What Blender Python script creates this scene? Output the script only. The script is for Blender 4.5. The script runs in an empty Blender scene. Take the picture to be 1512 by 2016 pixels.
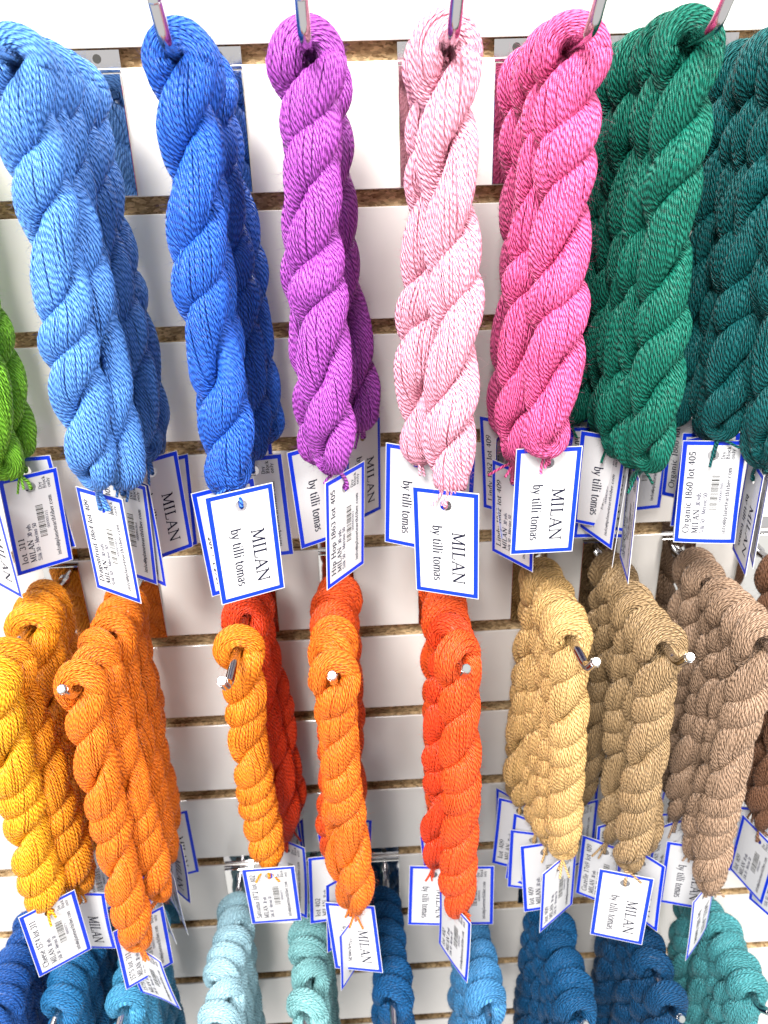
import bpy, math, random
import numpy as np
from mathutils import Matrix, Vector
PI = math.pi
scene = bpy.context.scene
COL = scene.collection

# ------------------------------------------------------------------ camera
CAM = np.array([0.0, -0.51502, -0.04423])
RIGHT = np.array([0.99853906, -0.04611821, -0.02815772])
UP = np.array([0.04511282, 0.4247011, 0.90420894])
FWD = np.array([0.02974188, 0.90415822, -0.42616116])
cd = bpy.data.cameras.new('camera'); cam = bpy.data.objects.new('camera', cd); COL.objects.link(cam)
cam.matrix_world = Matrix([[RIGHT[i], UP[i], -FWD[i], CAM[i]] for i in range(3)] + [[0, 0, 0, 1]])
cd.sensor_fit = 'VERTICAL'; cd.sensor_height = 24; cd.sensor_width = 18; cd.lens = 24 * 1600 / 2016
cd.clip_start = 0.01; cd.clip_end = 50
cd.dof.use_dof = True; cd.dof.focus_distance = 0.43; cd.dof.aperture_fstop = 9
scene.camera = cam
scene.render.resolution_x = 768; scene.render.resolution_y = 1024

# ------------------------------------------------------------------ world and lamps (shop interior)
w = bpy.data.worlds.new('World'); scene.world = w; w.use_nodes = True
bg = w.node_tree.nodes['Background']; bg.inputs[0].default_value = (1.0, 0.985, 0.96, 1); bg.inputs[1].default_value = 0.56
def area(name, loc, target, size, power, col):
    l = bpy.data.lights.new(name, 'AREA'); l.energy = power; l.size = size[0]; l.shape = 'RECTANGLE'; l.size_y = size[1]; l.color = col
    o = bpy.data.objects.new(name, l); COL.objects.link(o); o.location = loc
    o.rotation_euler = (Vector(target) - Vector(loc)).to_track_quat('-Z', 'Y').to_euler()
area('ceiling_lamp', (-0.45, -1.45, 1.15), (0, 0, -0.15), (0.7, 0.8), 54, (1, 0.985, 0.95))
area('ceiling_lamp', (0.95, -1.0, 1.0), (0.05, 0, -0.15), (0.6, 0.8), 20, (1, 0.97, 0.92))
vs = scene.view_settings; vs.view_transform = 'Standard'; vs.look = 'None'; vs.exposure = 1.05; vs.gamma = 1

def at(px, py, Y):            # photo pixel + distance from the wall -> world point
    d = RIGHT * (px - 756) / 1600 - UP * (py - 1008) / 1600 + FWD
    return CAM + d * ((Y - CAM[1]) / d[1])

# ------------------------------------------------------------------ mesh helpers
def link(name, me, parent=None, mats=()):
    o = bpy.data.objects.new(name, me); COL.objects.link(o)
    for m in mats: me.materials.append(m)
    if parent is not None: o.parent = parent
    return o
def tag(o, label=None, cat=None, group=None, kind=None):
    if label: o['label'] = label
    if cat: o['category'] = cat
    if group: o['group'] = group
    if kind: o['kind'] = kind
    return o
def empty(name, loc):
    o = bpy.data.objects.new(name, None); o.empty_display_size = 0.01; COL.objects.link(o); o.location = loc; return o
class MB:
    def __init__(s): s.v = []; s.f = []; s.m = []; s.sm = []
    def add(s, vs_, fs, mi=0, smooth=False):
        b = len(s.v); s.v += [tuple(v) for v in vs_]
        for f in fs: s.f.append(tuple(i + b for i in f)); s.m.append(mi); s.sm.append(smooth)
    def box(s, a, b, mi=0, bev=0.0):
        x0, y0, z0 = a; x1, y1, z1 = b
        if bev <= 0:
            v = [(x, y, z) for x in (x0, x1) for y in (y0, y1) for z in (z0, z1)]
            s.add(v, [(0, 1, 3, 2), (4, 6, 7, 5), (0, 4, 5, 1), (2, 3, 7, 6), (0, 2, 6, 4), (1, 5, 7, 3)], mi)
        else:                        # front (-Y) face bevelled
            r0 = [(x0, y1, z0), (x1, y1, z0), (x1, y1, z1), (x0, y1, z1)]
            r1 = [(x0, y0 + bev, z0), (x1, y0 + bev, z0), (x1, y0 + bev, z1), (x0, y0 + bev, z1)]
            r2 = [(x0 + bev, y0, z0 + bev), (x1 - bev, y0, z0 + bev), (x1 - bev, y0, z1 - bev), (x0 + bev, y0, z1 - bev)]
            s.add(r0 + r1 + r2, [(3, 2, 1, 0)] + [(i, (i + 1) % 4, (i + 1) % 4 + 4, i + 4) for i in range(4)] +
                  [(i + 4, (i + 1) % 4 + 4, (i + 1) % 4 + 8, i + 8) for i in range(4)] + [(8, 9, 10, 11)], mi)
    def tube(s, pts, rad, n=12, mi=0, cap=True):
        P = [Vector(p) for p in pts]; k = len(P); rad = rad if hasattr(rad, '__len__') else [rad] * k
        up = Vector((0.31, 0.2, 0.93)); vv = []
        for i in range(k):
            T = (P[min(i + 1, k - 1)] - P[max(i - 1, 0)]).normalized()
            A = (up - T * up.dot(T)).normalized(); up = A; B = T.cross(A)
            vv += [P[i] + (A * math.cos(2 * PI * j / n) + B * math.sin(2 * PI * j / n)) * rad[i] for j in range(n)]
        fs = [(i * n + j, i * n + (j + 1) % n, (i + 1) * n + (j + 1) % n, (i + 1) * n + j) for i in range(k - 1) for j in range(n)]
        s.add(vv, fs, mi, True)
        if cap:
            b = len(s.v); s.add(vv[:n], [tuple(range(n))[::-1]], mi); s.add(vv[-n:], [tuple(range(n))], mi)
    def mesh(s, name):
        me = bpy.data.meshes.new(name); me.from_pydata(s.v, [], s.f)
        me.polygons.foreach_set('material_index', s.m); me.polygons.foreach_set('use_smooth', s.sm); me.update(); return me

# ------------------------------------------------------------------ materials
def nt(name):
    m = bpy.data.materials.new(name); m.use_nodes = True; t = m.node_tree
    return m, t, t.nodes['Principled BSDF']
def N(t, typ, **kw):
    n = t.nodes.new(typ)
    for k, v in kw.items(): setattr(n, k, v)
    return n
def simple(name, col, rough=0.5, metal=0.0, **kw):
    m, t, b = nt(name); b.inputs['Base Color'].default_value = (*col, 1); b.inputs['Roughness'].default_value = rough; b.inputs['Metallic'].default_value = metal
    for k, v in kw.items(): b.inputs[k].default_value = v
    return m
def math_(t, op, a, b=None):
    n = N(t, 'ShaderNodeMath', operation=op)
    for i, x in enumerate((a, b)):
        if x is None: continue
        if isinstance(x, (int, float)): n.inputs[i].default_value = x
        else: t.links.new(x, n.inputs[i])
    return n.outputs[0]

def laminate():
    m, t, b = nt('white_laminate')
    tc = N(t, 'ShaderNodeTexCoord'); n1 = N(t, 'ShaderNodeTexNoise'); n1.inputs['Scale'].default_value = 9; n1.inputs['Detail'].default_value = 5
    t.links.new(tc.outputs['Object'], n1.inputs['Vector'])
    mr = N(t, 'ShaderNodeMapRange'); mr.inputs[3].default_value = 0.16; mr.inputs[4].default_value = 0.30
    t.links.new(n1.outputs['Fac'], mr.inputs[0]); t.links.new(mr.outputs[0], b.inputs['Roughness'])
    mx = N(t, 'ShaderNodeMix', data_type='RGBA'); mx.inputs['A'].default_value = (0.63, 0.595, 0.56, 1); mx.inputs['B'].default_value = (0.67, 0.64, 0.61, 1)
    n2 = N(t, 'ShaderNodeTexNoise'); n2.inputs['Scale'].default_value = 60; n2.inputs['Detail'].default_value = 6
    t.links.new(tc.outputs['Object'], n2.inputs['Vector']); t.links.new(n2.outputs['Fac'], mx.inputs['Factor']); t.links.new(mx.outputs['Result'], b.inputs['Base Color'])
    n3 = N(t, 'ShaderNodeTexNoise'); n3.inputs['Scale'].default_value = 14; t.links.new(tc.outputs['Object'], n3.inputs['Vector'])
    bp = N(t, 'ShaderNodeBump'); bp.inputs['Strength'].default_value = 0.25; bp.inputs['Distance'].default_value = 0.002
    t.links.new(n3.outputs['Fac'], bp.inputs['Height']); t.links.new(bp.outputs['Normal'], b.inputs['Normal'])
    b.inputs['Specular IOR Level'].default_value = 0.8; b.inputs['Coat Weight'].default_value = 0.7; b.inputs['Coat Roughness'].default_value = 0.14
    return m
def fibreboard():
    m, t, b = nt('raw_fibreboard')
    tc = N(t, 'ShaderNodeTexCoord'); mp = N(t, 'ShaderNodeMapping'); mp.inputs['Scale'].default_value = (1, 1, 2.2)
    v = N(t, 'ShaderNodeTexVoronoi'); v.inputs['Scale'].default_value = 420
    n = N(t, 'ShaderNodeTexNoise'); n.inputs['Scale'].default_value = 90; n.inputs['Detail'].default_value = 8
    t.links.new(tc.outputs['Object'], mp.inputs[0]); t.links.new(mp.outputs[0], v.inputs['Vector']); t.links.new(mp.outputs[0], n.inputs['Vector'])
    cr = N(t, 'ShaderNodeValToRGB'); e = cr.color_ramp.elements
    e[0].position = 0.2; e[0].color = (0.20, 0.115, 0.045, 1); e[1].position = 0.8; e[1].color = (0.78, 0.56, 0.31, 1)
    mx = N(t, 'ShaderNodeMix'); mx.inputs[0].default_value = 0.5
    s = N(t, 'ShaderNodeSeparateColor'); t.links.new(v.outputs['Color'], s.inputs[0])
    t.links.new(s.outputs[0], mx.inputs[2]); t.links.new(n.outputs['Fac'], mx.inputs[3]); t.links.new(mx.outputs[0], cr.inputs[0])
    t.links.new(cr.outputs[0], b.inputs['Base Color']); b.inputs['Roughness'].default_value = 0.85
    bp = N(t, 'ShaderNodeBump'); bp.inputs['Distance'].default_value = 0.0006; t.links.new(mx.outputs[0], bp.inputs['Height']); t.links.new(bp.outputs['Normal'], b.inputs['Normal'])
    return m
M_LAM = laminate(); M_MDF = fibreboard()
M_CHROME = simple('polished_chrome', (0.50, 0.49, 0.50), 0.08, 1.0)
M_PLATE = simple('mirror_steel', (0.74, 0.73, 0.71), 0.045, 1.0)
M_DARK = simple('hole_shade', (0.02, 0.018, 0.015), 0.8)
M_CAP = simple('faceted_end_cap', (0.50, 0.52, 0.52), 0.10, 0.95)
def card_mat():
    m, t, b = nt('white_card'); tc = N(t, 'ShaderNodeTexCoord'); n = N(t, 'ShaderNodeTexNoise'); n.inputs['Scale'].default_value = 250; n.inputs['Detail'].default_value = 5
    t.links.new(tc.outputs['Object'], n.inputs['Vector'])
    bp = N(t, 'ShaderNodeBump'); bp.inputs['Distance'].default_value = 0.0001; bp.inputs['Strength'].default_value = 0.4
    t.links.new(n.outputs['Fac'], bp.inputs['Height']); t.links.new(bp.outputs['Normal'], b.inputs['Normal'])
    b.inputs['Base Color'].default_value = (0.54, 0.535, 0.545, 1); b.inputs['Roughness'].default_value = 0.42; b.inputs['Subsurface Weight'].default_value = 0.0
    return m
M_CARD = card_mat()
M_BLUE = simple('blue_print', (0.001, 0.030, 0.56), 0.45, **{'Specular IOR Level': 0.25})
M_INK = simple('navy_ink', (0.004, 0.005, 0.022), 0.7, **{'Specular IOR Level': 0.1})
M_INK2 = simple('grey_ink', (0.045, 0.045, 0.08), 0.7, **{'Specular IOR Level': 0.1})
M_BAR = simple('barcode_ink', (0.03, 0.03, 0.025), 0.5)

def yarn_mat(name, col, sheen=0.0, ply_highlight=0.10):
    m, t, b = nt(name)
    uv = N(t, 'ShaderNodeUVMap'); uv.uv_map = 'yarn'; sp = N(t, 'ShaderNodeSeparateXYZ'); t.links.new(uv.outputs[0], sp.inputs[0])
    # two plies wound round each yarn
    jn = N(t, 'ShaderNodeTexNoise'); jn.inputs['Scale'].default_value = 160; jn.inputs['Detail'].default_value = 2; jc = N(t, 'ShaderNodeTexCoord'); t.links.new(jc.outputs['Object'], jn.inputs['Vector'])
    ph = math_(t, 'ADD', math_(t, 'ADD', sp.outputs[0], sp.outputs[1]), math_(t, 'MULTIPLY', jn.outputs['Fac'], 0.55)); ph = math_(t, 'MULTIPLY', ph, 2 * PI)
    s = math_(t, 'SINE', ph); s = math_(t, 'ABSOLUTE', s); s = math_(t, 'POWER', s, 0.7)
    fn = N(t, 'ShaderNodeTexNoise'); fn.inputs['Scale'].default_value = 1.0; fn.inputs['Detail'].default_value = 3
    cmb = N(t, 'ShaderNodeCombineXYZ'); t.links.new(math_(t, 'MULTIPLY', sp.outputs[0], 2.2), cmb.inputs[0]); t.links.new(math_(t, 'MULTIPLY', math_(t, 'ADD', sp.outputs[1], sp.outputs[0]), 9.0), cmb.inputs[1])
    tc = N(t, 'ShaderNodeTexCoord'); t.links.new(cmb.outputs[0], fn.inputs['Vector'])
    h = math_(t, 'ADD', s, math_(t, 'MULTIPLY', fn.outputs['Fac'], 0.5))
    bp = N(t, 'ShaderNodeBump'); bp.inputs['Strength'].default_value = 1.0; bp.inputs['Distance'].default_value = 0.0011
    t.links.new(h, bp.inputs['Height']); t.links.new(bp.outputs['Normal'], b.inputs['Normal'])
    # slubby dye take-up, with ply-groove shade and crest highlights put into the colour
    n2 = N(t, 'ShaderNodeTexNoise'); n2.inputs['Scale'].default_value = 45; n2.inputs['Detail'].default_value = 4; t.links.new(tc.outputs['Object'], n2.inputs['Vector'])
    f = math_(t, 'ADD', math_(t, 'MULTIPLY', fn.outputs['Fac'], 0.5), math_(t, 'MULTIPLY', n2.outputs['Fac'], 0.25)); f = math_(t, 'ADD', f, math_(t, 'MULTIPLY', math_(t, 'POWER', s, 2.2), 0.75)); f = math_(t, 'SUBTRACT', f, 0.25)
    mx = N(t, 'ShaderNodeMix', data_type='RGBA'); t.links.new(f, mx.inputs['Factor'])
    mx.inputs['A'].default_value = (*[(c ** 1.2 * 0.72) if ply_highlight < 0.025 else (c ** (1.08 if min(col) > 0.3 else 1.25) * (0.88 if min(col) > 0.3 else 0.70 if max(col) > 0.5 else 0.56)) for c in col], 1); mx.inputs['B'].default_value = (*[min(0.97, c * 1.35 * (1 - ply_highlight) + ply_highlight * (0.3 + 0.7 * max(col))) for c in col], 1)
    t.links.new(mx.outputs['Result'], b.inputs['Base Color'])
    b.inputs['Roughness'].default_value = 0.36; b.inputs['Specular IOR Level'].default_value = 0.42 if max(col) > 0.3 else 0.22
    b.inputs['Sheen Weight'].default_value = sheen; b.inputs['Sheen Roughness'].default_value = 0.4
    b.inputs['Sheen Tint'].default_value = (*[min(1, c * 0.6 + 0.4) for c in col], 1)
    return m

# ------------------------------------------------------------------ slatwall
def slatwall():
    root = empty('slatwall', (0, 0, 0)); tag(root, 'white laminate slatted display wall with brown fibreboard grooves', 'display wall')
    S = 0.0762; G = 0.0098
    for k in range(-4, 16):
        z1 = -k * S; z0 = z1 - S + 0.0 ; mb = MB()
        # slat k spans below groove k: from z1-G down to z1-S ; laminate skin on the front, raw core behind
        a, b = z1 - S, z1 - G
        mb.box((-0.62, 0, a), (0.62, 0.0012, b), 0, 0.0004)
        mb.box((-0.62, 0.0014, a + 0.0002), (0.62, 0.0050, b - 0.0002), 1)
        link('slat', mb.mesh('slat'), root, (M_LAM, M_MDF))
    mb = MB(); mb.box((-0.62, 0.0110, -16 * S), (0.62, 0.021, 4 * S), 0)
    for k in range(-4, 16):      # tongue behind each slat, leaving a T slot
        mb.box((-0.62, 0.0052, -(k + 1) * S + 0.009), (0.62, 0.0108, -k * S - G - 0.006), 0)
    link('core_board', mb.mesh('core_board'), root, (M_MDF,))
slatwall()

# ------------------------------------------------------------------ display hooks
BASE_DZ, TIP_DZ, ROD = -0.025, -0.0125, 0.145
def rod_z(zg, d): return zg + BASE_DZ + (TIP_DZ - BASE_DZ) * d / ROD
def make_hook():
    r = empty('display_hook', (0, 0, 0))
    mb = MB(); mb.box((-0.0125, -0.0030, -0.0755), (0.0125, -0.0015, -0.0125), 0, 0.0003)
    link('face_plate', mb.mesh('face_plate'), r, (M_PLATE,))
    mb = MB(); mb.box((-0.0125, -0.0018, -0.0119), (0.0125, 0.0055, -0.0105), 0); mb.box((-0.0125, 0.0015, -0.0103), (0.0125, 0.0029, -0.0008), 0)
    mb.tube([(0, 0.0013, -0.0050), (0, 0.0012, -0.0050)], 0.0023, 20, 1)  # flange hole as a near-black disc, its inner shade put into the colour
    link('groove_flange', mb.mesh('groove_flange'), r, (M_CHROME, M_DARK))
    pts = [(0, -0.003, BASE_DZ)] + [(0, -y, BASE_DZ + (TIP_DZ - BASE_DZ) * y / ROD) for y in (0.04, 0.09, 0.135, 0.146)]
    y, z, a = 0.146, TIP_DZ, 0.08
    for i in range(6):
        a += 0.125; y += 0.0021 * math.cos(a); z += 0.0021 * math.sin(a); pts.append((0, -y, z))
    y += 0.0095 * math.cos(a); z += 0.0095 * math.sin(a); pts.append((0, -y, z))
    mb = MB(); mb.tube(pts, 0.0027, 16)
    mb.tube([(0, -0.003, BASE_DZ), (0, -0.007, BASE_DZ + 0.0003)], 0.0042, 16)
    link('rod', mb.mesh('rod'), r, (M_CHROME,))
    dy, dz = math.cos(a), math.sin(a); mb = MB()
    mb.tube([(0, -y - dy * t, z + dz * t) for t in (0, 0.0006, 0.0022, 0.0030)], [0.0026, 0.0027, 0.0026, 0.0021], 9)
    me = mb.mesh('end_cap'); me.polygons.foreach_set('use_smooth', [False] * len(me.polygons)); link('end_cap', me, r, (M_CAP,))
    return r
HOOK0 = make_hook(); hook_used = [False]
def place_hook(x, zg, label, group):
    if not hook_used[0]: r = HOOK0; hook_used[0] = True
    else:
        r = HOOK0.copy(); COL.objects.link(r)
        for ch in list(HOOK0.children): c = ch.copy(); COL.objects.link(c); c.parent = r
    r.location = (x, 0, zg); tag(r, label, 'hook', group)

# ------------------------------------------------------------------ yarn skeins
L0 = 0.19
def fast_mesh(name, V, F, UV):
    me = bpy.data.meshes.new(name); nv, nf = len(V), len(F)
    me.vertices.add(nv); me.vertices.foreach_set('co', V.astype(np.float32).ravel())
    me.loops.add(nf * 4); me.loops.foreach_set('vertex_index', F.astype(np.int32).ravel())
    me.polygons.add(nf); me.polygons.foreach_set('loop_start', np.arange(0, nf * 4, 4, dtype=np.int32))
    me.polygons.foreach_set('use_smooth', np.ones(nf, dtype=bool))
    me.update(calc_edges=True)
    uvl = me.uv_layers.new(name='yarn'); uvl.data.foreach_set('uv', UV.astype(np.float32).ravel()); me.update()
    return me
def tubes(C, R, OUT, ns=6, pitch=0.0037):
    """C [n,m,3] centre lines, R radius [n,m], OUT [n,m,3] rough outward direction"""
    n, m, _ = C.shape
    T = np.gradient(C, axis=1); ln = np.linalg.norm(T, axis=2, keepdims=True); T = T / np.maximum(ln, 1e-9)
    O = OUT - (OUT * T).sum(2, keepdims=True) * T; O /= np.maximum(np.linalg.norm(O, axis=2, keepdims=True), 1e-9); B = np.cross(T, O)
    a = np.arange(ns) / ns * 2 * PI
    V = C[:, :, None] + R[:, :, None, None] * (O[:, :, None] * np.cos(a)[None, None, :, None] + B[:, :, None] * np.sin(a)[None, None, :, None])
    idx = np.arange(n * m * ns).reshape(n, m, ns); j2 = (np.arange(ns) + 1) % ns
    F = np.stack([idx[:, :-1, :], idx[:, :-1][:, :, j2], idx[:, 1:][:, :, j2], idx[:, 1:, :]], -1).reshape(-1, 4)
    s = np.concatenate([np.zeros((n, 1)), np.cumsum(np.linalg.norm(np.diff(C, axis=1), axis=2), 1)], 1) / pitch / 2
    s = s + np.linspace(0, 7.3, n)[:, None]
    vv = np.arange(ns + 1) / ns
    u0 = np.broadcast_to(s[:, :-1, None], (n, m - 1, ns)); u1 = np.broadcast_to(s[:, 1:, None], (n, m - 1, ns))
    v0 = np.broadcast_to(vv[:-1], (n, m - 1, ns)); v1 = np.broadcast_to(vv[1:], (n, m - 1, ns))
    UV = np.stack([np.stack([u0, v0], -1), np.stack([u0, v1], -1), np.stack([u1, v1], -1), np.stack([u1, v0], -1)], -2).reshape(-1, 2)
    return V.reshape(-1, 3), F, UV
def smoothnoise(rng, x, k, amp):
    return sum(amp / (i + 1) * np.sin(x * (i + 1) * 2 * PI * 0.9 + rng.uniform(0, 7)) * rng.uniform(0.4, 1) for i in range(k))
def make_skein(seed, turns, fat=1.0, end=0.7, nyarn=46, ncap=12, nmid=96, openness=1.0):
    rng = np.random.default_rng(seed)
    L = L0; Rt = 0.0096; Rb = 0.0060; an0, ab0, rh = 0.0074 * fat, 0.0088 * fat, 0.0066 * fat
    a = np.linspace(0, PI / 2, ncap, endpoint=False)
    zm = np.linspace(0, L - Rb, nmid); ab_ = np.linspace(0, PI / 2, ncap)[1:]
    w = np.concatenate([Rt * a, Rt * PI / 2 + zm, Rt * PI / 2 + L - Rb + Rb * ab_])
    ez = np.clip(zm / 0.020, 0, 1); ez = ez * ez * (3 - 2 * ez)
    eb = np.clip((zm - (L - Rb - 0.016)) / 0.016, 0, 1); eb = eb * eb * (3 - 2 * eb)
    rmid = (Rt * (1 - ez) + rh * ez); rmid = rmid * (1 - eb) + Rb * eb
    rmid = rmid * (1 + smoothnoise(rng, zm / L * 2, 4, 0.085))
    rmid[0] = Rt
    rho = np.concatenate([Rt * np.sin(a), rmid, Rb * np.cos(ab_) * rmid[-1] / Rb])
    z = np.concatenate([Rt * np.cos(a), -zm, -(L - Rb) - Rb * np.sin(ab_)])
    nr = np.concatenate([np.sin(a), np.ones(nmid), np.cos(ab_)]); nz = np.concatenate([np.cos(a), np.zeros(nmid), -np.sin(ab_)])
    zd = -z; prog = np.clip((zd - 0.002) / (L - Rb - 0.004), 0, 1)
    prog = prog + 0.08 * np.sin(prog * PI) * rng.uniform(-1, 1) + 0.032 * np.sin(prog * 2 * PI * 2.3 + rng.uniform(0, 6)) * np.sin(prog * PI)
    TH = 2 * PI * turns * prog
    s01 = zd.clip(0, L) / L
    wob_x = smoothnoise(rng, s01 * 0.8, 3, 0.0022) * np.sin(s01 * PI * 0.9); wob_y = smoothnoise(rng, s01 * 0.8, 3, 0.0022) * np.sin(s01 * PI * 0.9)
    Vs, Fs, UVs = [], [], []; off = 0
    def side(s, th0=0.0):
        th = th0 - TH
        P = np.stack([wob_x + s * rho * np.cos(th), wob_y + s * rho * np.sin(th), z], 1)
        Nn = np.stack([s * nr * np.cos(th), s * nr * np.sin(th), nz], 1)
        return P, Nn
    Pp, Np = side(1); Pm, Nm = side(-1)
    P = np.concatenate([Pm[::-1], Pp[1:]]); Nn = np.concatenate([Nm[::-1], Np[1:]])
    THs = np.concatenate([-TH[::-1], TH[1:]]); S = np.concatenate([s01[::-1], s01[1:]]); sg = np.concatenate([-w[::-1], w[1:]])
    T = np.gradient(P, axis=0); T /= np.linalg.norm(T, axis=1, keepdims=True)
    Nn = Nn - (Nn * T).sum(1, keepdims=True) * T; Nn /= np.linalg.norm(Nn, axis=1, keepdims=True); B = np.cross(T, Nn)
    sx = sg / L
    # bundle section along its length: slimmer through the eye, fuller in the middle, gathered at the foot
    eye = 1 - 0.14 * np.exp(-(sx / 0.10) ** 2)
    foot = 1 - (1 - end) * np.clip((S - 0.86) / 0.14, 0, 1) ** 1.5
    bulge = 1 + smoothnoise(rng, sx * 2.2, 4, 0.085)
    an = an0 * eye * foot * bulge; ab = ab0 * foot * (1 + smoothnoise(rng, sx * 2.2, 4, 0.085))
    ab = ab * (1 - 0.12 * np.exp(-(sx / 0.08) ** 2))
    def surf(phi, sc):     # [n,m] angle and scale
        c, q = np.cos(phi), np.sin(phi); c2 = np.where(c < 0, c * 0.85, c)
        return P[None] + Nn[None] * (an[None] * c2 * sc)[..., None] + B[None] * (ab[None] * q * sc)[..., None], (Nn[None] * c[..., None] + B[None] * q[..., None])
    m = len(P)
    kap = 1.75
    # inner filling of each bundle
    nc = 20; phi = (np.arange(nc) / nc * 2 * PI)[:, None] - kap * THs[None]
    C, _ = surf(phi, 0.85); idx = np.arange(nc * m).reshape(nc, m)
    j2 = (np.arange(nc) + 1) % nc
    F = np.stack([idx[:, :-1], idx[j2][:, :-1], idx[j2][:, 1:], idx[:, 1:]], -1).reshape(-1, 4)
    Vs.append(C.reshape(-1, 3)); Fs.append(F); off += nc * m
    u = np.cumsum(np.ones(m)) * 0.9; UV = np.zeros((len(F), 4, 2)); UV[..., 0] = 0.3; UVs.append(UV.reshape(-1, 2))
    # outer yarns, each following its own slightly wandering course
    ph0 = np.arange(nyarn) / nyarn * 2 * PI + rng.normal(0, 0.025, nyarn)
    wander = np.stack([smoothnoise(rng, sx * rng.uniform(1.2, 3.0), 3, 0.06) for _ in range(nyarn)])
    depth = np.stack([smoothnoise(rng, sx * rng.uniform(1.5, 6.0), 4, 0.036) for _ in range(nyarn)])
    phi = ph0[:, None] + wander - kap * THs[None]
    C, O = surf(phi, 1.0 + depth)
    per = 2 * PI * np.sqrt((an ** 2 + ab ** 2) / 2); R = np.broadcast_to(per / nyarn * 0.60, (nyarn, m)) * rng.uniform(0.92, 1.1, (nyarn, 1))
    V, F, UV = tubes(C, R, O); Vs.append(V); Fs.append(F + off); UVs.append(UV); off += len(V)
    # stray loops that stand proud
    ns_ = 5; C2 = []; 
    for _ in range(ns_):
        i0 = rng.integers(10, m - 40); ln = int(rng.integers(14, 28)); sl = slice(i0, i0 + ln); tt = np.linspace(0, PI, ln)
        p = rng.uniform(0, 2 * PI) - kap * THs[sl] * 0.9
        c, q = np.cos(p), np.sin(p); sc = 1.0 + 0.12 * np.sin(tt)
        C = P[sl] + Nn[sl] * (an[sl] * np.where(c < 0, c * .78, c) * sc)[:, None] + B[sl] * (ab[sl] * q * sc)[:, None]
        O_ = Nn[sl] * c[:, None] + B[sl] * q[:, None]
        V, F, UV = tubes(C[None], np.full((1, ln), 0.00062), O_[None]); Vs.append(V); Fs.append(F + off); UVs.append(UV); off += len(V)
    # fuzz: fine stray fibres
    nf = 3200; yi = rng.integers(0, nyarn, nf); mi = rng.integers(2, m - 2, nf)
    Cb, Ob = surf(phi, 1.0 + depth); p0 = Cb[yi, mi]; o = Ob[yi, mi]; o = o + rng.normal(0, 0.5, (nf, 3)); o /= np.linalg.norm(o, axis=1, keepdims=True)
    ln = rng.uniform(0.0012, 0.0040, nf)[:, None]; k = rng.normal(0, 0.0007, (nf, 3)); base = p0 + Ob[yi, mi] * 0.0003
    pts = np.stack([base, base + o * ln * 0.4, base + o * ln * 0.75 + k, base + o * ln + k * 2.2], 1)
    V, F, UV = tubes(pts, np.broadcast_to(np.array([3.6e-5, 3.4e-5, 2.8e-5, 1e-5]), (nf, 4)), np.broadcast_to(np.array([0.2, 0.3, 0.9]), (nf, 4, 3)), ns=3, pitch=1)
    Vs.append(V); Fs.append(F + off); UVs.append(UV)
    return fast_mesh('twisted_yarn', np.concatenate(Vs), np.concatenate(Fs), np.concatenate(UVs))
SK_LONG = [make_skein(11 + i, t, f, e) for i, (t, f, e) in enumerate([(2.9, 1.0, 0.85), (3.2, 0.97, 0.7), (2.6, 1.03, 0.9), (3.1, 0.95, 0.6), (2.8, 0.98, 0.95)])]
SK_TIGHT = [make_skein(51 + i, t, f, e) for i, (t, f, e) in enumerate([(3.6, 0.95, 0.45), (4.0, 0.97, 0.6), (3.3, 1.0, 0.5), (3.8, 0.93, 0.4), (4.2, 0.96, 0.65)])]

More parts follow.
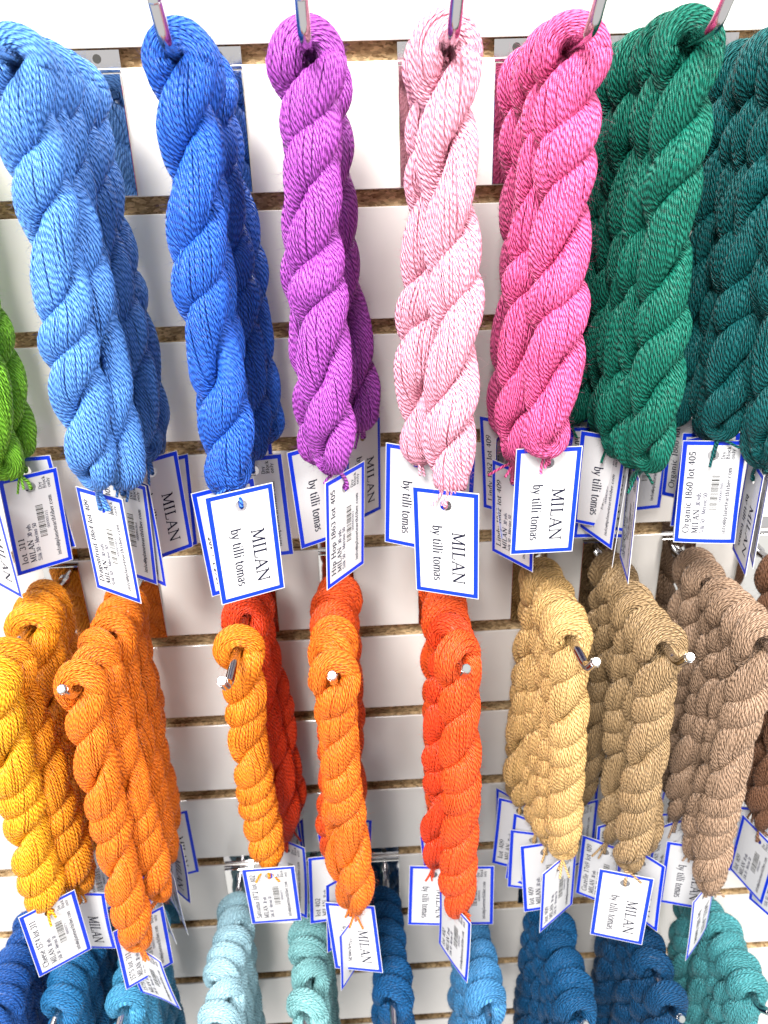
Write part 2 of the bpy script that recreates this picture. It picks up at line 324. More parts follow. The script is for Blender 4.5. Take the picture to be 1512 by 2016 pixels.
# ------------------------------------------------------------------ lettering: a small serif alphabet drawn as pen strokes
def arc(cx, cy, rx, ry, a0, a1, n=9): return [(cx + rx * math.cos(math.radians(a0 + (a1 - a0) * i / n)), cy + ry * math.sin(math.radians(a0 + (a1 - a0) * i / n))) for i in range(n + 1)]
X = 0.64
def sf(x, y, w=0.12): return ('s', [(x - w, y), (x + w, y)])
G = {
 'M': (1.02, [('t', [(.13, 0), (.16, 1)]), ('T', [(.14, 1), (.50, .06)]), ('t', [(.50, .06), (.85, 1)]), ('T', [(.85, 1), (.88, 0)]), sf(.13, 0, .11), sf(.88, 0, .13), sf(.09, 1, .09), sf(.90, 1, .09)]),
 'I': (.42, [('T', [(.21, 0), (.21, 1)]), sf(.21, 0, .14), sf(.21, 1, .14)]),
 'L': (.74, [('T', [(.2, 0), (.2, 1)]), sf(.2, 1, .15), ('t', [(.06, .01), (.64, .01), (.69, .24)])]),
 'A': (.88, [('t', [(.10, 0), (.42, 1)]), ('T', [(.42, 1), (.77, 0)]), ('t', [(.22, .34), (.64, .34)]), sf(.10, 0, .1), sf(.77, 0, .13)]),
 'N': (.98, [('t', [(.15, 0), (.15, 1)]), ('T', [(.13, 1), (.83, .02)]), ('t', [(.83, 0), (.83, 1)]), sf(.15, 0, .12), sf(.08, 1, .08), sf(.83, 1, .12)]),
 'H': (.94, [('T', [(.18, 0), (.18, 1)]), ('T', [(.76, 0), (.76, 1)]), ('t', [(.18, .52), (.76, .52)]), sf(.18, 0), sf(.18, 1), sf(.76, 0), sf(.76, 1)]),
 'D': (.92, [('T', [(.18, 0), (.18, 1)]), ('a', [(.05, 1), (.42, 1)] + arc(.42, .5, .38, .5, 88, -88) + [(.42, 0), (.05, 0)])]),
 'O': (.96, [('a', arc(.48, .5, .4, .51, 0, 360, 20))]),
 'V': (.86, [('T', [(.09, 1), (.44, 0)]), ('t', [(.44, 0), (.77, 1)]), sf(.1, 1), sf(.77, 1, .1)]),
 'C': (.88, [('a', arc(.48, .5, .39, .51, 42, 318, 16)), ('t', [(.78, .72), (.78, 1)])]),
 'G': (.94, [('a', arc(.48, .5, .39, .51, 42, 318, 16)), ('T', [(.80, .0), (.80, .44)]), sf(.80, .44), ('t', [(.77, .72), (.77, 1)])]),
 'S': (.68, [('a', arc(.34, .74, .22, .26, 35, 230, 9) + arc(.34, .26, .24, .27, 60, -145, 10)), ('t', [(.55, .74), (.55, 1)]), ('t', [(.1, 0), (.1, .26)])]),
 'B': (.78, [('T', [(.18, 0), (.18, 1)]), ('a', [(.05, 1), (.36, 1)] + arc(.36, .76, .22, .24, 85, -85, 7) + [(.2, .52)]), ('a', [(.2, .52), (.38, .52)] + arc(.38, .26, .27, .26, 85, -85, 7) + [(.05, 0)])]),
 'b': (.62, [('T', [(.14, 0), (.14, 1)]), ('a', arc(.32, .32, .21, .33, 140, -150, 13)), ('t', [(.03, 1), (.14, 1)])]),
 'y': (.60, [('T', [(.08, X), (.31, .02)]), ('t', [(.52, X), (.31, .0), (.22, -.22), (.08, -.26)]), sf(.09, X, .09), sf(.51, X, .08)]),
 't': (.40, [('T', [(.17, .85), (.17, .12), (.24, .02), (.36, .06)]), ('t', [(.03, X), (.34, X)])]),
 'i': (.34, [('T', [(.17, 0), (.17, X)]), sf(.17, 0, .11), ('t', [(.05, X), (.17, X)]), ('T', [(.17, .84), (.17, .95)])]),
 'l': (.34, [('T', [(.17, 0), (.17, 1)]), sf(.17, 0, .11), ('t', [(.05, 1), (.17, 1)])]),
 'o': (.62, [('a', arc(.31, .32, .24, .33, 0, 360, 14))]),
 'm': (.98, [('T', [(.14, 0), (.14, X)]), ('a', [(.14, .46)] + arc(.33, .45, .16, .19, 150, 10, 5) + [(.49, 0)]), ('a', [(.49, .46)] + arc(.67, .45, .16, .19, 150, 10, 5) + [(.83, 0)]), sf(.14, 0, .1), sf(.49, 0, .1), sf(.84, 0, .1), ('t', [(.03, X), (.14, X)])]),
 'n': (.66, [('T', [(.14, 0), (.14, X)]), ('a', [(.14, .46)] + arc(.34, .43, .17, .21, 150, 10, 5) + [(.51, 0)]), sf(.14, 0, .1), sf(.51, 0, .1), ('t', [(.03, X), (.14, X)])]),
 'a': (.56, [('a', arc(.25, .48, .17, .17, 160, 10, 6) + [(.42, .06), (.52, .02)]), ('a', [(.42, .38)] + arc(.23, .18, .15, .18, 110, 300, 7) + [(.42, .14)])]),
 's': (.48, [('a', arc(.23, .48, .15, .16, 40, 235, 7) + arc(.23, .17, .17, .17, 55, -150, 8))]),
 'e': (.56, [('a', [(.09, .36), (.48, .36)] + arc(.29, .32, .21, .33, 10, 315, 13))]),
 'c': (.54, [('a', arc(.29, .32, .21, .33, 45, 315, 12))]),
 'd': (.64, [('T', [(.48, 0), (.48, 1)]), ('a', arc(.29, .32, .21, .33, 40, 330, 13)), ('t', [(.37, 1), (.48, 1)]), ('t', [(.48, 0), (.58, 0)])]),
 'f': (.40, [('T', [(.17, 0), (.17, .82)]), ('t', [(.17, .82), (.24, .98), (.38, .96)]), ('t', [(.03, X), (.34, X)]), sf(.17, 0, .11)]),
 'g': (.58, [('a', arc(.27, .43, .18, .21, 0, 360, 12)), ('a', [(.14, .26), (.12, .1), (.45, .05)] + arc(.29, -.1, .2, .15, 30, -190, 9)), ('t', [(.42, .6), (.56, .62)])]),
 'h': (.66, [('T', [(.14, 0), (.14, 1)]), ('a', [(.14, .46)] + arc(.34, .43, .17, .21, 150, 10, 5) + [(.51, 0)]), sf(.14, 0, .1), sf(.51, 0, .1), ('t', [(.03, 1), (.14, 1)])]),
 'k': (.62, [('T', [(.14, 0), (.14, 1)]), ('t', [(.16, .26), (.48, X)]), ('T', [(.26, .36), (.54, 0)]), sf(.14, 0, .1), sf(.52, 0, .09), sf(.46, X, .09)]),
 'p': (.64, [('T', [(.14, -.28), (.14, X)]), ('a', arc(.33, .32, .21, .33, 145, -145, 13)), sf(.14, -.28, .1), ('t', [(.03, X), (.14, X)])]),
 'r': (.46, [('T', [(.14, 0), (.14, X)]), ('t', [(.14, .42), (.26, .6), (.40, .6)]), sf(.14, 0, .1), ('t', [(.03, X), (.14, X)])]),
 'u': (.66, [('a', [(.14, X), (.14, .2)] + arc(.31, .2, .17, .19, 190, 330, 5) + [(.5, .2)]), ('T', [(.51, 0), (.51, X)]), ('t', [(.03, X), (.14, X)]), ('t', [(.4, X), (.51, X)])]),
 'x': (.60, [('T', [(.08, X), (.50, 0)]), ('t', [(.08, 0), (.50, X)]), sf(.09, X, .08), sf(.5, X, .08), sf(.09, 0, .08), sf(.5, 0, .08)]),
 'z': (.54, [('t', [(.08, X), (.45, X)]), ('T', [(.45, X), (.07, 0)]), ('t', [(.07, 0), (.47, 0), (.48, .14)])]),
 '.': (.26, [('T', [(.12, 0), (.12, .1)])]), '-': (.4, [('T', [(.1, .32), (.3, .32)])]), ' ': (.34, []),
 '@': (1.0, [('a', arc(.5, .38, .42, .46, -50, 290, 20)), ('a', arc(.48, .38, .17, .2, 0, 360, 12)), ('t', [(.68, .56), (.66, .22), (.82, .2)])]),
 '0': (.60, [('a', arc(.30, .48, .23, .49, 0, 360, 16))]),
 '1': (.50, [('T', [(.27, 0), (.27, .96)]), ('t', [(.27, .96), (.1, .84)]), sf(.27, 0, .14)]),
 '2': (.60, [('a', arc(.29, .70, .2, .27, 165, -20, 8) + [(.08, .02)]), ('T', [(.08, .03), (.5, .03)])]),
 '3': (.58, [('a', arc(.27, .74, .19, .22, 150, -75, 8)), ('a', arc(.27, .26, .22, .27, 80, -155, 10))]),
 '4': (.62, [('t', [(.40, .96), (.05, .28), (.57, .28)]), ('T', [(.42, 0), (.42, .96)])]),
 '5': (.58, [('T', [(.14, .93), (.48, .93)]), ('t', [(.14, .94), (.11, .5)]), ('a', [(.11, .5)] + arc(.26, .29, .23, .29, 110, -150, 11))]),
 '6': (.60, [('a', arc(.31, .29, .22, .29, 0, 360, 13)), ('t', [(.09, .32), (.2, .75), (.48, .96)])]),
 '7': (.58, [('T', [(.08, .92), (.50, .92)]), ('t', [(.50, .92), (.26, .4), (.22, 0)])]),
 '8': (.58, [('a', arc(.29, .73, .19, .23, 0, 360, 12)), ('a', arc(.29, .25, .22, .26, 0, 360, 13))]),
 '9': (.60, [('a', arc(.29, .67, .22, .29, 0, 360, 13)), ('t', [(.51, .64), (.4, .21), (.12, 0)])]),
}
class Ink:
    def __init__(s, dy): s.v = []; s.f = []; s.m = []; s.dy = dy
    def stroke(s, pts, ws, mi, mp):
        k = len(pts); L_, R_ = [], []
        for i in range(k):
            a = pts[max(i - 1, 0)]; b = pts[min(i + 1, k - 1)]; dx, dy = b[0] - a[0], b[1] - a[1]; l = math.hypot(dx, dy) or 1
            nx, ny = -dy / l * ws[i] / 2, dx / l * ws[i] / 2; p = pts[i]
            L_.append((p[0] + nx, p[1] + ny)); R_.append((p[0] - nx, p[1] - ny))
        b0 = len(s.v); s.v += [mp(*p) for p in L_ + R_]
        for i in range(k - 1): s.f.append((b0 + i, b0 + i + 1, b0 + k + i + 1, b0 + k + i)); s.m.append(mi)
    def text(s, txt, x0, y0, size, mi, mp, track=0.06, width=None, bold=1.3):
        adv = sum(G[c][0] + track for c in txt) * size; kx = 1.0 if width is None else width / adv; x = x0
        for c in txt:
            ad, st = G[c]
            for typ, pts in st:
                q = [(x + p[0] * size * kx, y0 + p[1] * size) for p in pts]; ws = []
                for i in range(len(q)):
                    a = q[max(i - 1, 0)]; b = q[min(i + 1, len(q) - 1)]; l = math.hypot(b[0] - a[0], b[1] - a[1]) or 1; v = abs(b[1] - a[1]) / l
                    ws.append(size * bold * {'T': 0.15, 't': 0.085, 's': 0.075, 'a': 0.075 + 0.075 * v * v}[typ])
                s.stroke(q, ws, mi, mp)
            x += (ad + track) * size * kx
    def rect(s, x0, y0, x1, y1, mi, mp):
        b = len(s.v); s.v += [mp(x0, y0), mp(x1, y0), mp(x1, y1), mp(x0, y1)]; s.f.append((b, b + 1, b + 2, b + 3)); s.m.append(mi)
    def mesh(s, name):
        me = bpy.data.meshes.new(name); me.from_pydata(s.v, [], s.f); me.polygons.foreach_set('material_index', s.m); me.update(); return me

# ------------------------------------------------------------------ swing tags
TW, TH_, TT, TB = 0.0355, 0.065, 0.00035, 0.0028
HOLE = 0.0090
BENDS = [(0, 0), (2.2, 0.4), (-2.0, 0.5), (4.5, -0.8), (0.8, 1.6)]
def bend(b, x, z):
    kx, kz = BENDS[b]; zz = -z; return kx * (x * x) + kz * zz * zz + 0.25 * kx * x * zz
def card_mesh(b):
    xs = [-TW / 2, -TW / 2 + 0.0005, -TW / 2 + TB] ; inner = np.linspace(-TW / 2 + TB, TW / 2 - TB, 11); xs = [-TW / 2, -TW / 2 + 0.0004] + list(inner) + [TW / 2 - 0.0004, TW / 2]
    cell = inner[1] - inner[0]; z_in0 = -TB
    rows = [0, -0.0004, -TB]; top = -HOLE + 2 * cell
    rows += [top] if top < -TB - 1e-4 else []
    for i in range(1, 5): rows.append(top - i * cell)
    rest = np.linspace(rows[-1], -TH_ + TB, 12)[1:]; rows += list(rest) + [-TH_ + 0.0004, -TH_]
    rows[3] = top
    v = []; f = []; mi = []; nx, nz = len(xs), len(rows)
    r0 = 3
    for sgn, yo in ((0, -TT / 2), (1, TT / 2)):
        base = len(v)
        for z in rows:
            for x in xs: v.append((x, bend(b, x, z) + yo, z))
        for j in range(nz - 1):
            for i in range(nx - 1):
                if r0 <= j < r0 + 4 and 5 <= i < 9: continue
                edge = i in (0, nx - 2) or j in (0, nz - 2); bord = (i in (1, nx - 3) or j in (1, nz - 3)) and not edge
                q = [base + j * nx + i, base + (j + 1) * nx + i, base + (j + 1) * nx + i + 1, base + j * nx + i + 1]
                f.append(q if sgn == 0 else q[::-1]); mi.append(1 if bord else 0)
        ring = [(r0, 5), (r0, 6), (r0, 7), (r0, 8), (r0, 9), (r0 + 1, 9), (r0 + 2, 9), (r0 + 3, 9), (r0 + 4, 9), (r0 + 4, 8), (r0 + 4, 7), (r0 + 4, 6), (r0 + 4, 5), (r0 + 3, 5), (r0 + 2, 5), (r0 + 1, 5)]
        hb = len(v)
        for k in range(16):
            a = math.radians(135 - 22.5 * k); x, z = 0.0033 * math.cos(a), -HOLE + 0.0033 * math.sin(a); v.append((x, bend(b, x, z) + yo, z))
        for k in range(16):
            k2 = (k + 1) % 16; A = base + ring[k][0] * nx + ring[k][1]; B = base + ring[k2][0] * nx + ring[k2][1]
            q = [A, hb + k, hb + k2, B]; f.append(q if sgn == 0 else q[::-1]); mi.append(0)
        if sgn == 0: hb0 = hb; b0 = base
    for k in range(16): k2 = (k + 1) % 16; f.append([hb0 + k, hb + k, hb + k2, hb0 + k2]); mi.append(0)
    per = [(0, i) for i in range(nx)] + [(j, nx - 1) for j in range(1, nz)] + [(nz - 1, i) for i in range(nx - 2, -1, -1)] + [(j, 0) for j in range(nz - 2, 0, -1)]
    for k in range(len(per)):
        a = per[k]; c = per[(k + 1) % len(per)]; A, C = a[0] * nx + a[1], c[0] * nx + c[1]
        f.append([b0 + A, b0 + C, base + C, base + A]); mi.append(0)
    me = bpy.data.meshes.new('tag'); me.from_pydata(v, [], f); me.polygons.foreach_set('material_index', mi); me.update()
    for m in (M_CARD, M_BLUE): me.materials.append(m)
    return me
CARDS = [card_mesh(i) for i in range(len(BENDS))]
_letters = {}; _bars = {}
def lettering(kind, b):
    """front print on the -Y face, back print (named colour) on the +Y face; reading direction runs along the long side"""
    if (kind, b) in _letters: return _letters[(kind, b)]
    eps = TT / 2 + 0.00012
    def mf(r, u): x, z = u, -r; return (x, bend(b, x, z) - eps, z)              # r along reading (down), u up = +x
    def mb_(r, u): x, z = u, -TH_ + r; return (x, bend(b, x, z) + eps, z)       # seen from behind: reading up, glyph tops towards view left = +x
    ink = Ink(0)
    ink.text('MILAN', 0.0245, 0.0035, 0.0066, 0, mf, 0.05, 0.0325, 1.05)
    ink.text('by tilli tomas', 0.0215, -0.0072, 0.0052, 0, mf, 0.03, 0.0350, 1.05)
    ink.text(kind, 0.0065, 0.0098, 0.0036, 0, mb_, 0.06, min(0.052, 0.0026 * len(kind)))
    ink.text('MILAN', 0.0065, 0.0046, 0.0034, 0, mb_, 0.06, 0.0155)
    ink.text('30 yds', 0.0240, 0.0046, 0.0026, 1, mb_, 0.06, 0.0085)
    ink.text('Silk 50 - Merino 50', 0.0065, 0.0010, 0.0024, 1, mb_, 0.06, 0.0260)
    num = '00000' + ''.join(c for c in kind.split(' lot')[0] if c.isdigit())
    ink.text(num, 0.0270, -0.0072, 0.0016, 1, mb_, 0.06, 0.0120)
    ink.text('info@planetearthfiber.com', 0.0065, -0.0112, 0.0024, 0, mb_, 0.06, 0.0420)
    for i, t in enumerate(('Dry', 'Block', 'only')): ink.text(t, 0.0535, -0.0066 - i * 0.0026, 0.0020, 0, mb_, 0.05, 0.0016 * len(t))
    me = ink.mesh('lettering'); me.materials.append(M_INK); me.materials.append(M_INK2)
    ink = Ink(0); rr = random.Random(5); x = 0.022
    while x < 0.0435:
        wd = rr.choice([0.00028, 0.00028, 0.00055, 0.0008]); ink.rect(x, -0.0050, x + wd, -0.0006, 0, mb_); x += wd + rr.choice([0.0003, 0.0003, 0.0006, 0.0008])
    mb = ink.mesh('barcode'); mb.materials.append(M_BAR)
    _letters[(kind, b)] = (me, mb); return me, mb

def rope_mesh(pts, r):
    P = np.array([list(p) for p in pts]); return tubes(P[None], np.full((1, len(P)), r), np.broadcast_to(np.array([0.3, -1, 0.1]), (1, len(P), 3)), ns=8, pitch=0.0022)
def bez(a, b, c, d, n=14):
    return [a * (1 - t) ** 3 + b * 3 * t * (1 - t) ** 2 + c * 3 * t * t * (1 - t) + d * t ** 3 for t in [i / n for i in range(n + 1)]]
rnd = random.Random(7)
def tie_mesh(bot, hole, nrm, fringe):
    """bot: skein foot, hole: tag hole centre, nrm: tag normal; all local to the skein origin"""
    parts = []; n = nrm * 0.0016; up = Vector((0, 0, 1))
    start = bot + up * 0.006
    top_edge = hole + Vector((0, 0, HOLE))
    parts.append((bez(start, bot - up * 0.004, top_edge + n * 1.3, hole + n * 0.6), 0.00105))
    parts.append((bez(start + Vector((0.0012, 0, 0)), bot - up * 0.003, top_edge - n * 1.3, hole - n * 0.6), 0.00105))
    parts.append(([hole - n * 0.8, hole - n * 0.2 - up * 0.001, hole + n * 0.4 - up * 0.0008, hole + n], 0.00105))
    k = top_edge.lerp(bot, 0.35)   # knot
    ring = [k + Vector((math.cos(a) * 0.0013, math.sin(a) * 0.0013, 0.0009 * math.sin(a * 2))) for a in [i * 2 * PI / 10 for i in range(12)]]
    parts.append((ring, 0.00115))
    for s in range(fringe):
        d = Vector((rnd.uniform(-1, 1), rnd.uniform(-0.8, -0.1), rnd.uniform(-1.6, 0.2))).normalized(); ln = rnd.uniform(0.007, 0.014)
        parts.append((bez(k, k + d * ln * 0.4, k + d * ln * 0.7 + Vector((0, 0, -0.002)), k + d * ln + Vector((rnd.uniform(-.002, .002), 0, -0.004)), 8), 0.0008))
    Vs, Fs, UVs, off = [], [], [], 0
    for pts, r in parts:
        V, F, UV = rope_mesh(pts, r); Vs.append(V); Fs.append(F + off); UVs.append(UV); off += len(V)
    return fast_mesh('tie', np.concatenate(Vs), np.concatenate(Fs), np.concatenate(UVs))

def tag_matrix(pos, yaw, pitch, roll, back):
    R = Matrix.Rotation(math.radians(yaw), 4, 'Z') @ Matrix.Rotation(math.radians(roll), 4, 'Y') @ Matrix.Rotation(math.radians(pitch), 4, 'X')
    if back: R = R @ Matrix.Rotation(PI, 4, 'Z')
    return Matrix.Translation(pos) @ R
skn = [0]
def skein(top, foot, variant, mat, rz, label, group, tagspec=None, kind='', fringe=2, fat=1.0, has_tag=True):
    """top: eye of the skein, foot: world point of its lower end"""
    top, foot = Vector(top), Vector(foot); L = (foot - top).length
    r = empty('yarn_skein', top); tag(r, label, 'yarn skein', group)
    q = (foot - top).normalized().rotation_difference(Vector((0, 0, -1))).inverted()
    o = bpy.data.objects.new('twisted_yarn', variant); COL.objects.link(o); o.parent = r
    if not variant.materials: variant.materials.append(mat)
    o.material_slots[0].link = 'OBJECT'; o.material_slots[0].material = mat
    o.rotation_mode = 'QUATERNION'; o.rotation_quaternion = q @ Matrix.Rotation(rz, 3, 'Z').to_quaternion(); o.scale = (fat, fat, L / L0)
    bot = foot - top
    if has_tag:
        if tagspec is None:
            yaw = rnd.uniform(-65, 65); back = rnd.random() < 0.5
            spec = ((foot.x + rnd.uniform(-.003, .003), foot.y, foot.z - 0.004), yaw, rnd.uniform(-3, 3), rnd.uniform(-5, 5), back, rnd.randrange(len(BENDS)))
        else: spec = tagspec
        M_ = tag_matrix(Vector(spec[0]) - top, *spec[1:5]); bi = spec[5]
        c = bpy.data.objects.new('tag', CARDS[bi]); COL.objects.link(c); c.parent = r; c.matrix_local = M_
        le, ba = lettering(kind, bi)
        for nm, me in (('lettering', le), ('barcode', ba)): x = bpy.data.objects.new(nm, me); COL.objects.link(x); x.parent = c
        hole = M_ @ Vector((0, 0, -HOLE)); nrm = (M_.to_3x3() @ Vector((0, 1, 0))); 
        if nrm.y > 0: nrm = -nrm
        t = link('tie', tie_mesh(bot, hole, nrm, fringe), r, (mat,))
    skn[0] += 1
    return r

ORD = ['frontmost', 'second from the front', 'third from the front', 'fourth from the front', 'fifth from the front', 'sixth from the front', 'seventh from the front', 'eighth from the front', 'ninth from the front']
GZ = 0.0762
# fitted tag poses: top-centre position, yaw, pitch, roll, shows_back, bend
TAGS = {
 's0_0': ((-0.2236, -0.0650, -0.2351), -38, 2, 3, False, 0), 's0_1': ((-0.2020, -0.0450, -0.2290), 38, 0, 2, True, 0),
 's1_0': ((-0.1388, -0.1112, -0.2154), -33, 1, 1, True, 0), 's1_1': ((-0.1292, -0.0848, -0.2188), -39, 1, -1, True, 1), 's1_2': ((-0.1225, -0.0320, -0.2285), 38, 0, 2, False, 0),
 's2_0': ((-0.0605, -0.1356, -0.2071), 22, 3, -2, False, 0), 's2_1': ((-0.0740, -0.1042, -0.2175), 24, -1, -3, True, 0), 's2_2': ((-0.0696, -0.0350, -0.2170), 30, 0, 0, True, 1),
 's3_0': ((-0.0067, -0.1167, -0.2072), 54, 3, 0, True, 0), 's3_1': ((-0.0234, -0.0803, -0.2048), 25, 4, -5, False, 0), 's3_2': ((0.0044, -0.0250, -0.2120), 50, -1, 3, False, 0),
 's4_0': ((0.0443, -0.1351, -0.2124), -22, 4, 0, False, 0), 's4_1': ((0.0324, -0.1033, -0.2006), -22, 5, 4, False, 0),
 's5_0': ((0.1015, -0.1168, -0.1986), 1, 3, 0, False, 0), 's5_1': ((0.0921, -0.0719, -0.2279), -55, 3, 1, True, 0), 's5_2': ((0.0912, -0.0403, -0.2088), -40, 5, -2, True, 2),
 's6_0': ((0.1560, -0.0960, -0.2210), -100, 0, -2, True, 0), 's6_1': ((0.1484, -0.0664, -0.2164), -68, 0, 3, True, 0), 's6_2': ((0.1600, -0.0760, -0.2220), 70, 3, 3, True, 0),
 's6_3': ((0.1520, -0.0350, -0.2180), 5, -3, 5, True, 0), 's6_4': ((0.1900, -0.0200, -0.2200), 10, 0, 1, True, 0),
 's7_0': ((0.2210, -0.0461, -0.2208), -6, 0, 0, True, 0), 's7_2': ((0.2420, -0.0780, -0.2260), 70, 0, 2, False, 0), 's7_1': ((0.2320, -0.0850, -0.2270), -102, 0, 0, False, 0),
 'a_0': ((-0.2133, -0.1376, -0.4905), 32, 5, -1, True, 0), 'a_1': ((-0.2200, -0.0550, -0.5350), 48, 2, -1, True, 0),
 'b_0': ((-0.1644, -0.1261, -0.5547), -29, 4, 1, True, 3), 'b_1': ((-0.1633, -0.1240, -0.5261), 32, 4, 0, True, 0),
 'c_0': ((-0.0724, -0.1190, -0.4911), 1, 8, 0, True, 0), 'c_1': ((-0.0690, -0.0450, -0.5350), 42, -2, 3, True, 0),
 'd_0': ((-0.0170, -0.1200, -0.5420), 56, 3, -3, False, 1),
 'e_0': ((0.0522, -0.1299, -0.5233), -60, 3, 3, True, 2), 'e_1': ((0.0426, -0.0845, -0.5382), -4, 1, 2, False, 0), 'e_2': ((0.0710, -0.0798, -0.5458), -4, 1, -1, True, 0),
 'f_0': ((0.1274, -0.1144, -0.5044), 35, 2, -4, True, 0), 'f_1': ((0.1200, -0.0699, -0.5257), -13, 3, 0, False, 0),
 'g_0': ((0.1673, -0.1336, -0.4993), -17, 0, 1, False, 0), 'g_1': ((0.1720, -0.0800, -0.5300), -30, 2, 1, True, 0),
 'h_0': ((0.2340, -0.1150, -0.5390), 42, -2, -4, False, 1), 'h_1': ((0.2276, -0.1000, -0.5145), -17, 2, -1, False, 0), 'h_2': ((0.2390, -0.0600, -0.5440), -34, 1, -1, True, 0), 'h_3': ((0.2350, -0.0450, -0.5400), -1, 3, 0, False, 0),
 'i_0': ((0.3035, -0.0830, -0.5413), -68, -3, -5, True, 0), 'i_1': ((0.2850, -0.0850, -0.5222), -70, 4, 5, True, 0),
}
# column: key, hook x, groove number, colour word, linear base colour, back print, skeins [(distance from wall, length, foot pixel or None, tag key or None, mesh number)]
C_ = {
 'bright green': (0.24, 0.58, 0.035), 'light cornflower blue': (0.050, 0.235, 0.68), 'royal blue': (0.003, 0.105, 0.55), 'orchid purple': (0.40, 0.040, 0.46),
 'pale pink': (0.88, 0.33, 0.44), 'rose magenta pink': (0.72, 0.065, 0.27), 'emerald green': (0.001, 0.135, 0.092), 'dark teal green': (0.0005, 0.092, 0.096),
 'golden yellow': (0.97, 0.345, 0.001), 'shade-tinted amber orange': (0.97, 0.27, 0.001), 'tangerine orange': (0.97, 0.190, 0.001), 'bright satsuma orange': (0.97, 0.225, 0.001), 'vivid orange': (0.97, 0.170, 0.001), 'red orange': (0.95, 0.085, 0.002), 'shade-tinted red orange': (0.92, 0.055, 0.002),
 'camel yellow': (0.64, 0.40, 0.145), 'tan brown': (0.38, 0.245, 0.115), 'taupe brown': (0.37, 0.235, 0.15), 'dark chestnut brown': (0.20, 0.088, 0.042),
 'deep cobalt blue': (0.001, 0.095, 0.40), 'cerulean blue': (0.003, 0.165, 0.40), 'sky blue': (0.025, 0.29, 0.52), 'ice blue': (0.36, 0.60, 0.70), 'pale aqua': (0.23, 0.53, 0.55),
 'deep ocean blue': (0.001, 0.085, 0.24), 'medium azure blue': (0.025, 0.24, 0.52), 'petrol blue': (0.002, 0.085, 0.22), 'dark petrol blue': (0.001, 0.062, 0.165), 'soft sea green': (0.065, 0.31, 0.34)}
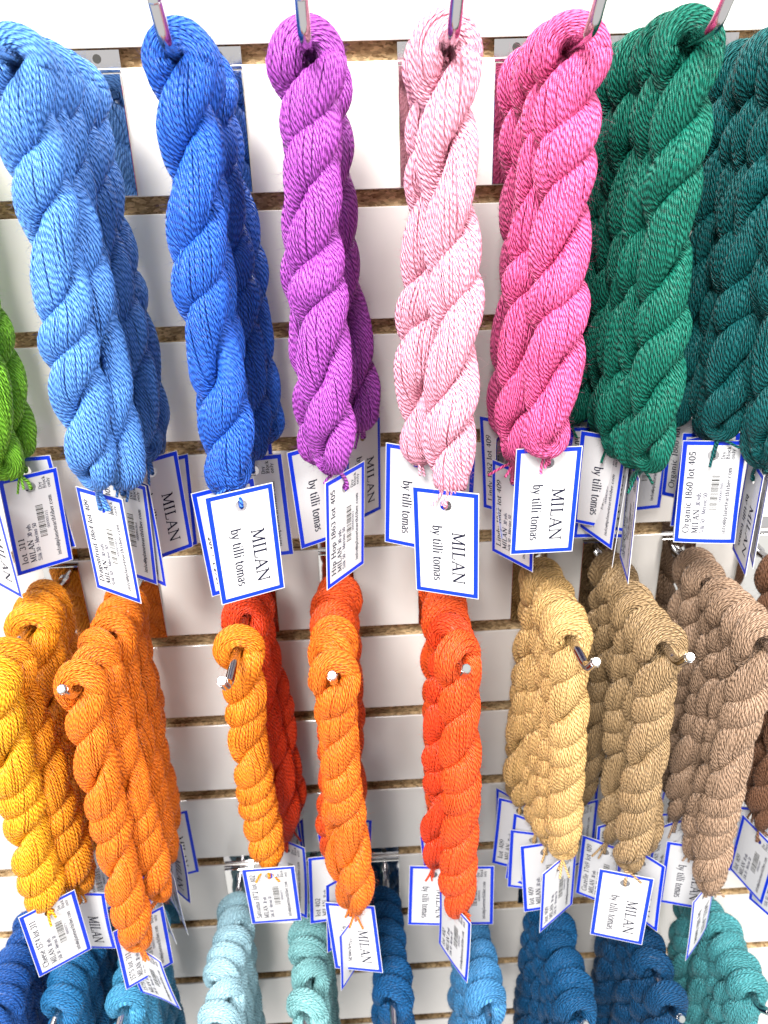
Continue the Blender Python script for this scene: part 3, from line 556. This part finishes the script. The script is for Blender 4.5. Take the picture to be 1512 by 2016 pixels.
P_ = {
 's0': (-0.2170, 0, 'bright green', 'lot 311', [(.082, .200, None, 's0_0'), (.052, .195, (14, 925), 's0_1'), (.032, .195, None, None)]),
 's1': (-0.1330, 0, 'light cornflower blue', 'Dragonfruit 1864 lot 409', [(.126, .192, (190, 950), 's1_0'), (.108, .19, (248, 935), 's1_1'), (.090, .192, None, None), (.070, .19, None, None), (.040, .195, (306, 888), 's1_2')]),
 's2': (-0.0665, 0, 'royal blue', '1865 lot 405', [(.126, .192, (455, 945), 's2_0'), (.106, .195, None, 's2_1'), (.062, .195, None, None), (.040, .19, (525, 850), 's2_2')]),
 's3': (-0.0130, 0, 'orchid purple', 'Hip Hop 1863 lot 405', [(.126, .19, (650, 915), 's3_0'), (.104, .19, (628, 890), 's3_1'), (.052, .19, (708, 828), 's3_2')]),
 's4': (0.0448, 0, 'pale pink', 'lot 405', [(.127, .2, (888, 950), 's4_0'), (.106, .19, (828, 892), 's4_1'), (.084, .19, None, None)]),
 's5': (0.0990, 0, 'rose magenta pink', 'Lindy 1862 lot 409', [(.121, .18, (1075, 880), 's5_0'), (.100, .19, (1010, 890), 's5_1'), (.081, .19, None, 's5_2'), (.060, .19, None, None), (.040, .19, None, None)]),
 's6': (0.1480, 0, 'emerald green', 'Veggie Mix 1859 lot 405', [(.124, .19, (1280, 915), 's6_0'), (.107, .19, None, 's6_2'), (.092, .19, None, 's6_1'), (.077, .19, None, None), (.062, .19, None, 's6_3'), (.047, .19, None, None), (.032, .19, None, None)]),
 's7': (0.2120, 0, 'dark teal green', 'Organic 1860 lot 405', [(.118, .19, None, 's7_1'), (.102, .195, None, 's7_2'), (.086, .19, None, None), (.070, .19, None, 's7_0'), (.054, .19, None, None), (.040, .185, None, 's6_4'), (.026, .185, None, None)]),
 'a': (-0.2130, 4, 'golden yellow', 'Cheese 1574 lot 311', [(.128, .185, (95, 1790), 'a_0'), (.110, .19, None, None), (.065, .19, None, None), (.048, .19, (180, 1640), 'a_1'), (.030, .19, None, None)]),
 'b': (-0.1590, 4, 'tangerine orange', '1575 lot 311', [(.141, .2, (270, 1858), 'b_0'), (.121, .195, (318, 1765), 'b_1'), (.101, .18, None, None), (.081, .2, None, None), (.060, .185, None, None), (.038, .19, None, None)]),
 'c': (-0.0760, 4, 'bright satsuma orange', 'Satsuma 1872 lot 402', [(.106, .19, (527, 1700), 'c_0'), (.066, .2, (566, 1645), None), (.048, .19, (586, 1600), 'c_1'), (.030, .19, None, None)]),
 'd': (-0.0185, 4, 'vivid orange', 'lot 402', [(.141, .19, (705, 1785), 'd_0'), (.121, .19, None, None), (.102, .19, None, None), (.082, .19, None, None), (.062, .19, None, None), (.042, .19, None, None)]),
 'e': (0.0525, 4, 'red orange', 'lot 402', [(.130, .2, (905, 1790), 'e_0'), (.108, .19, (858, 1700), 'e_1'), (.086, .19, None, 'e_2'), (.064, .19, None, None), (.042, .19, None, None)]),
 'f': (0.1215, 4, 'camel yellow', 'lot 409', [(.112, .185, (1110, 1680), 'f_0'), (.095, .19, None, None), (.079, .19, (1065, 1630), 'f_1'), (.063, .19, None, None), (.047, .19, None, None), (.031, .19, None, None)]),
 'g': (0.1720, 4, 'tan brown', 'Gazelle 1769 lot 409', [(.126, .19, (1237, 1705), 'g_0'), (.108, .19, None, None), (.090, .19, None, 'g_1'), (.072, .19, None, None), (.045, .19, None, None), (.028, .19, None, None)]),
 'h': (0.2300, 4, 'taupe brown', 'Gopher 1767 lot 409', [(.126, .19, (1390, 1745), 'h_0'), (.108, .19, None, 'h_1'), (.092, .19, None, 'h_2'), (.075, .19, None, None), (.045, .19, None, 'h_3'), (.028, .19, None, None)]),
 'i': (0.2880, 4, 'dark chestnut brown', 'lot 409', [(.10, .19, None, 'i_0'), (.080, .19, None, 'i_1'), (.060, .19, None, None), (.040, .19, None, None)]),
 'j': (-0.2850, 8, 'deep cobalt blue', '', [(.125 - .017 * i, .19, None, None) for i in range(6)]),
 'k': (-0.2380, 8, 'cerulean blue', '', [(.112 - .017 * i, .19, None, None) for i in range(6)]),
 'l': (-0.1900, 8, 'sky blue', '', [(.114 - .018 * i, .19, None, None) for i in range(5)]),
 'm': (-0.1190, 8, 'ice blue', '', [(.132 - .0165 * i, .19, None, None) for i in range(7)]),
 'n': (-0.0550, 8, 'pale aqua', '', [(.128, .19, None, None), (.102, .19, None, None), (.082, .19, None, None), (.064, .19, None, None), (.046, .19, None, None)]),
 'o': (0.0080, 8, 'deep ocean blue', '', [(.121 - .017 * i, .19, None, None) for i in range(6)]),
 'p': (0.0760, 8, 'medium azure blue', '', [(.130 - .018 * i, .19, None, None) for i in range(6)]),
 'q': (0.1400, 8, 'petrol blue', '', [(.143 - .0175 * i, .19, None, None) for i in range(7)]),
 'r': (0.2070, 8, 'dark petrol blue', '', [(.143, .19, None, None)] + [(.112 - .0175 * i, .19, None, None) for i in range(6)]),
 't': (0.2700, 8, 'soft sea green', '', [(.135 - .017 * i, .19, None, None) for i in range(7)]),
}
ROWN = {0: 'top row', 4: 'middle row', 8: 'bottom row'}
def colour_article(c): return c
for key, (hx, g, cw, back, sks) in P_.items():
    zg = -g * GZ; row = ROWN[g]
    place_hook(hx, zg, 'chrome slatwall hook in the %s holding %s yarn skeins' % (row, cw), 'chrome hooks on the slatwall')
    base_cw = cw; mats = {}
    lib = SK_LONG if g == 0 else SK_TIGHT
    vprev = -1
    for i, (d, L, fpx, tk) in enumerate(sks):
        d = min(d, 0.141)
        cw = 'shade-tinted red orange' if (key == 'c' and i > 0) or (key == 'e' and i == 1) else 'red orange' if (key == 'd' and i > 2) else 'shade-tinted amber orange' if (key == 'a' and i > 0) else base_cw  # rear skeins redder: shade and bounced colour put into the base colour
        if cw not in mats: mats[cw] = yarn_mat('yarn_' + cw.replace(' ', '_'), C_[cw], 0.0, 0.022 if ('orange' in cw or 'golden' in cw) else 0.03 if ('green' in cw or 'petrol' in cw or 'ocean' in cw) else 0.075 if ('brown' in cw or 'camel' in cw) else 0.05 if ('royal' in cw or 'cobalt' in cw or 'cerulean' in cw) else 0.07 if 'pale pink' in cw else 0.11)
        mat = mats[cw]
        top = Vector((hx + (rnd.uniform(-.0025, .0025) if i else 0), -d, rod_z(zg, d) - 0.0022))
        if fpx: foot = at(fpx[0], fpx[1], -d + rnd.uniform(-.002, .002)); foot = Vector(foot)
        elif tk: t0 = TAGS[tk][0]; foot = Vector((t0[0] * 0.6 + hx * 0.4, -d * 0.7 + t0[1] * 0.3, top.z - L + rnd.uniform(-.006, .004)))
        else: foot = Vector((hx + rnd.gauss(0, .007), -d + rnd.uniform(-.004, .004), top.z - L + rnd.uniform(-.012, .008)))
        v = rnd.randrange(len(lib))
        if v == vprev: v = (v + 1) % len(lib)
        vprev = v
        flip = rnd.choice([0, PI]); rz = rnd.gauss(0, 0.32) + flip
        if i == 0: lab = '%s twisted yarn skein hanging frontmost on its hook in the %s' % (cw, row)
        elif i == len(sks) - 1: lab = '%s yarn skein hanging rearmost, nearest the wall, in the %s' % (cw, row)
        else: lab = '%s twisted yarn skein, %s on its %s hook' % (cw, ORD[i], row)
        if cw != base_cw: lab = '%s skein with shade in its colour, %s, behind %s yarn, %s' % (cw, ORD[i], base_cw, row)
        has = g < 8
        spec = TAGS[tk] if tk else None
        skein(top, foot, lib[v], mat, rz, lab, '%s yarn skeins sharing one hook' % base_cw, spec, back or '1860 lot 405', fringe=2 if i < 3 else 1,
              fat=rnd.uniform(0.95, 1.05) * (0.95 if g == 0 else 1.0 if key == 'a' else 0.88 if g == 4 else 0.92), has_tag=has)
print('skeins', skn[0])
